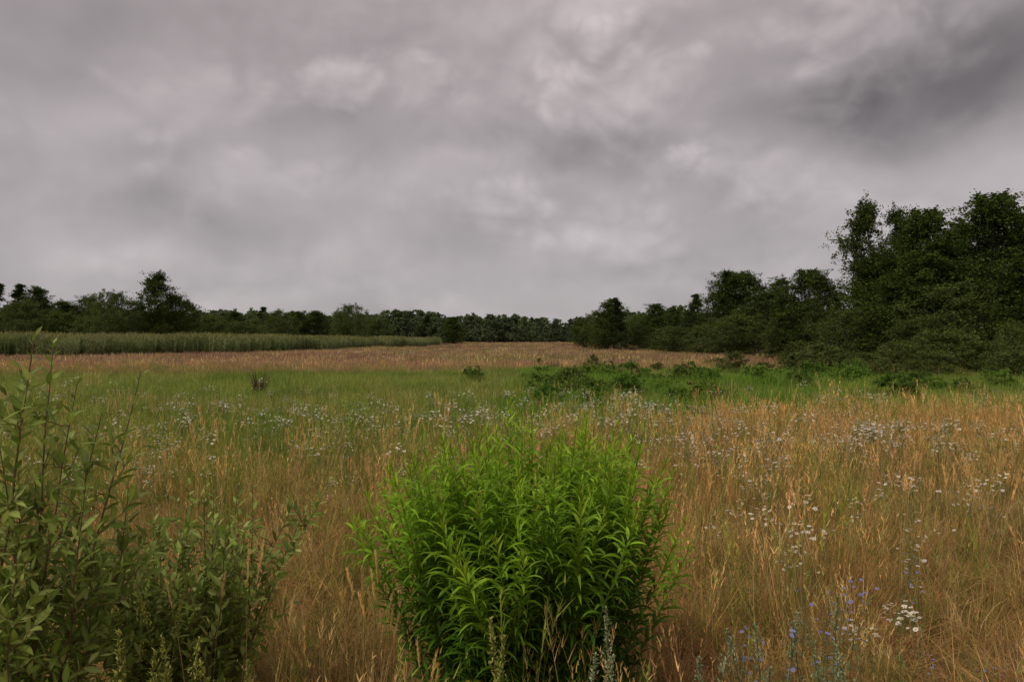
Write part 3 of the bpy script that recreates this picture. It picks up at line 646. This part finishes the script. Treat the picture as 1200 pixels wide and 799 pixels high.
# ---------------------------------------------------------------- world
w=bpy.data.worlds.new('World');scene.world=w;w.use_nodes=True
nt=w.node_tree;nt.nodes.clear();n=nt.nodes.new;l=nt.links.new
out=n('ShaderNodeOutputWorld');bg=n('ShaderNodeBackground');bg.inputs[1].default_value=.1
sky=n('ShaderNodeTexSky');sky.sky_type='NISHITA';sky.sun_disc=False
SE=math.radians(55);SR=math.radians(-125)   # sun behind-left, high
sky.sun_elevation=SE;sky.sun_rotation=SR
tc=n('ShaderNodeTexCoord');D=tc.outputs['Generated']
def M(op,a,b=None,c=None,clamp=False):
    q=n('ShaderNodeMath');q.operation=op;q.use_clamp=clamp
    for i,v in enumerate((a,b,c)):
        if v is None: continue
        if isinstance(v,(int,float)): q.inputs[i].default_value=v
        else: l(v,q.inputs[i])
    return q.outputs[0]
def V(op,a,b):
    q=n('ShaderNodeVectorMath');q.operation=op
    for i,v in enumerate((a,b)):
        if isinstance(v,tuple): q.inputs[i].default_value=v
        else: l(v,q.inputs[i])
    return q.outputs[0]
def NZ(vec,sc,det=6,ro=.5,dist=0,color=False):
    q=n('ShaderNodeTexNoise');q.inputs['Scale'].default_value=sc;q.inputs['Detail'].default_value=det;q.inputs['Roughness'].default_value=ro;q.inputs['Distortion'].default_value=dist
    l(vec,q.inputs['Vector']);return q.outputs[1] if color else q.outputs[0]
def SM(x,a,b,o0=0,o1=1):
    mr=n('ShaderNodeMapRange');mr.interpolation_type='SMOOTHSTEP'
    for i,v in enumerate((a,b,o0,o1)): mr.inputs[i+1].default_value=v
    l(x,mr.inputs[0]);return mr.outputs[0]
sep=n('ShaderNodeSeparateXYZ');l(D,sep.inputs[0])
z=sep.outputs[2]
wn=V('MULTIPLY',V('SUBTRACT',NZ(D,4.5,3,.5,0,True),(.5,.5,.5)),(.13,.13,.11))
DW=V('ADD',D,wn)
zz=M('ADD',M('MAXIMUM',z,0),.40)
cb=n('ShaderNodeCombineXYZ');l(M('DIVIDE',sep.outputs[0],zz),cb.inputs[0]);l(M('DIVIDE',sep.outputs[1],zz),cb.inputs[1])
deck=NZ(cb.outputs[0],1.5,4,.45)
def billow(vec):
    """rounded cauliflower lumps: |noise| octaves"""
    tot=None
    for sc,am in ((6.5,1.),(14,.5),(30,.25),(62,.1)):
        b=M('MULTIPLY',M('ABSOLUTE',M('SUBTRACT',NZ(vec,sc,0),.5)),am*2.2)
        tot=b if tot is None else M('ADD',tot,b)
    return tot
DS=V('MULTIPLY',V('ADD',D,V('MULTIPLY',wn,(.5,.5,.5))),(1,1,1.35))
bA=billow(DS);bB=billow(V('ADD',DS,(-.008,-.01,.022)))
bil=M('SUBTRACT',bA,bB)
dA=NZ(DS,3.6,4,.45);dB=NZ(V('ADD',DS,(-.012,-.015,.05)),3.6,4,.45)
relief=M('SUBTRACT',dA,dB)  # relief and bil emulate light from above in the cloud brightness
cov=SM(dA,.40,.60)
val=M('ADD',M('MULTIPLY',M('SUBTRACT',deck,.5),.60),M('MULTIPLY',relief,.85))
val=M('ADD',val,M('MULTIPLY',M('MULTIPLY',bil,cov),.20))
val=M('ADD',val,M('MULTIPLY',M('MULTIPLY',M('SUBTRACT',bA,.35),cov),.10))
def blob(px,py,ru,rv,amt,hard=0.,puff=False):
    global val
    c=Vector(((px-600)/F,1,(397-py)/F)).normalized();s=1/F
    q=V('MULTIPLY',V('SUBTRACT',DW,tuple(c)),(1/(ru*s),1/(ru*s),1/(rv*s)))
    ln=n('ShaderNodeVectorMath');ln.operation='LENGTH';l(q,ln.inputs[0])
    x=M('SUBTRACT',1.0,M('MULTIPLY',ln.outputs['Value'],.5))
    x=M('ADD',x,M('MULTIPLY',M('SUBTRACT',bA,.35),.6 if puff else .3))
    r=SM(x,.5-.5*(1-hard)*.8,.52+.5*(1-hard),0,1)
    if puff:
        sp=n('ShaderNodeSeparateXYZ');l(q,sp.inputs[0])
        sh=M('ADD',SM(sp.outputs[2],-1.3,.9,-.45*amt,1.1*amt),M('MULTIPLY',bil,.34*amt/.2))  # puff tops lighter, bases darker: cloud shading put into the sky colour
        val=M('ADD',val,M('MULTIPLY',r,sh))
    else:
        val=M('ADD',val,M('MULTIPLY',r,amt))
blob(1130,88,160,60,-.34);blob(1000,145,90,36,-.24);blob(1190,50,100,60,-.10)
blob(235,262,120,26,-.28);blob(195,200,55,40,-.16)
blob(398,110,52,32,.24,.6,True);blob(410,142,60,18,-.08)
blob(730,112,76,54,.23,.6,True);blob(725,162,90,24,-.12)
blob(790,192,40,26,.24,.6,True)
blob(995,66,70,50,.22,.4,True);blob(485,112,60,38,.14,.5,True);blob(850,294,120,18,-.10);blob(540,212,90,26,.05)
blob(215,125,84,50,.15,.5,True);blob(290,210,90,38,.13,.4,True);blob(100,285,90,26,.08);blob(600,255,70,28,.12,.5,True);blob(720,262,90,32,.13,.45,True)
blob(720,30,80,40,.12,.4,True);blob(60,60,160,90,-.08);blob(900,205,90,42,.13,.4,True);blob(590,120,80,60,-.06);blob(330,30,120,30,-.06)
br=M('MAXIMUM',M('ADD',val,1.0),.3)
cr=n('ShaderNodeValToRGB');e=cr.color_ramp.elements
e[0].position=0.0;e[0].color=(.44,.41,.42,1);e[1].position=.6;e[1].color=(.43,.375,.375,1)
x=e.new(.10);x.color=(.44,.402,.41,1);x=e.new(.3);x.color=(.42,.373,.377,1)
l(z,cr.inputs[0])
cs=n('ShaderNodeVectorMath');cs.operation='SCALE';l(cr.outputs[0],cs.inputs[0]);l(M('MULTIPLY',br,10.0),cs.inputs['Scale'])
mx=n('ShaderNodeMix');mx.data_type='RGBA';mx.inputs[0].default_value=.96
l(sky.outputs[0],mx.inputs[6]);l(cs.outputs[0],mx.inputs[7]);l(mx.outputs[2],bg.inputs[0]);l(bg.outputs[0],out.inputs[0])
sl=bpy.data.lights.new('sun','SUN');sl.energy=1.5;sl.angle=math.radians(12);sl.color=(1,.92,.78)
so=bpy.data.objects.new('sun',sl);scene.collection.objects.link(so)
sd=Vector((math.sin(SR)*math.cos(SE),math.cos(SR)*math.cos(SE),math.sin(SE)))
so.rotation_euler=(-sd).to_track_quat('-Z','Y').to_euler();so.location=(0,0,50)
cd=bpy.data.cameras.new('camera');cd.lens=26;cd.sensor_width=36;cd.clip_end=6000;cd.clip_start=.05
co=bpy.data.objects.new('camera',cd);scene.collection.objects.link(co)
co.location=(0,0,CAMH);co.rotation_euler=(math.radians(90-.16),0,0);scene.camera=co
scene.view_settings.view_transform='Standard';scene.view_settings.look='None'
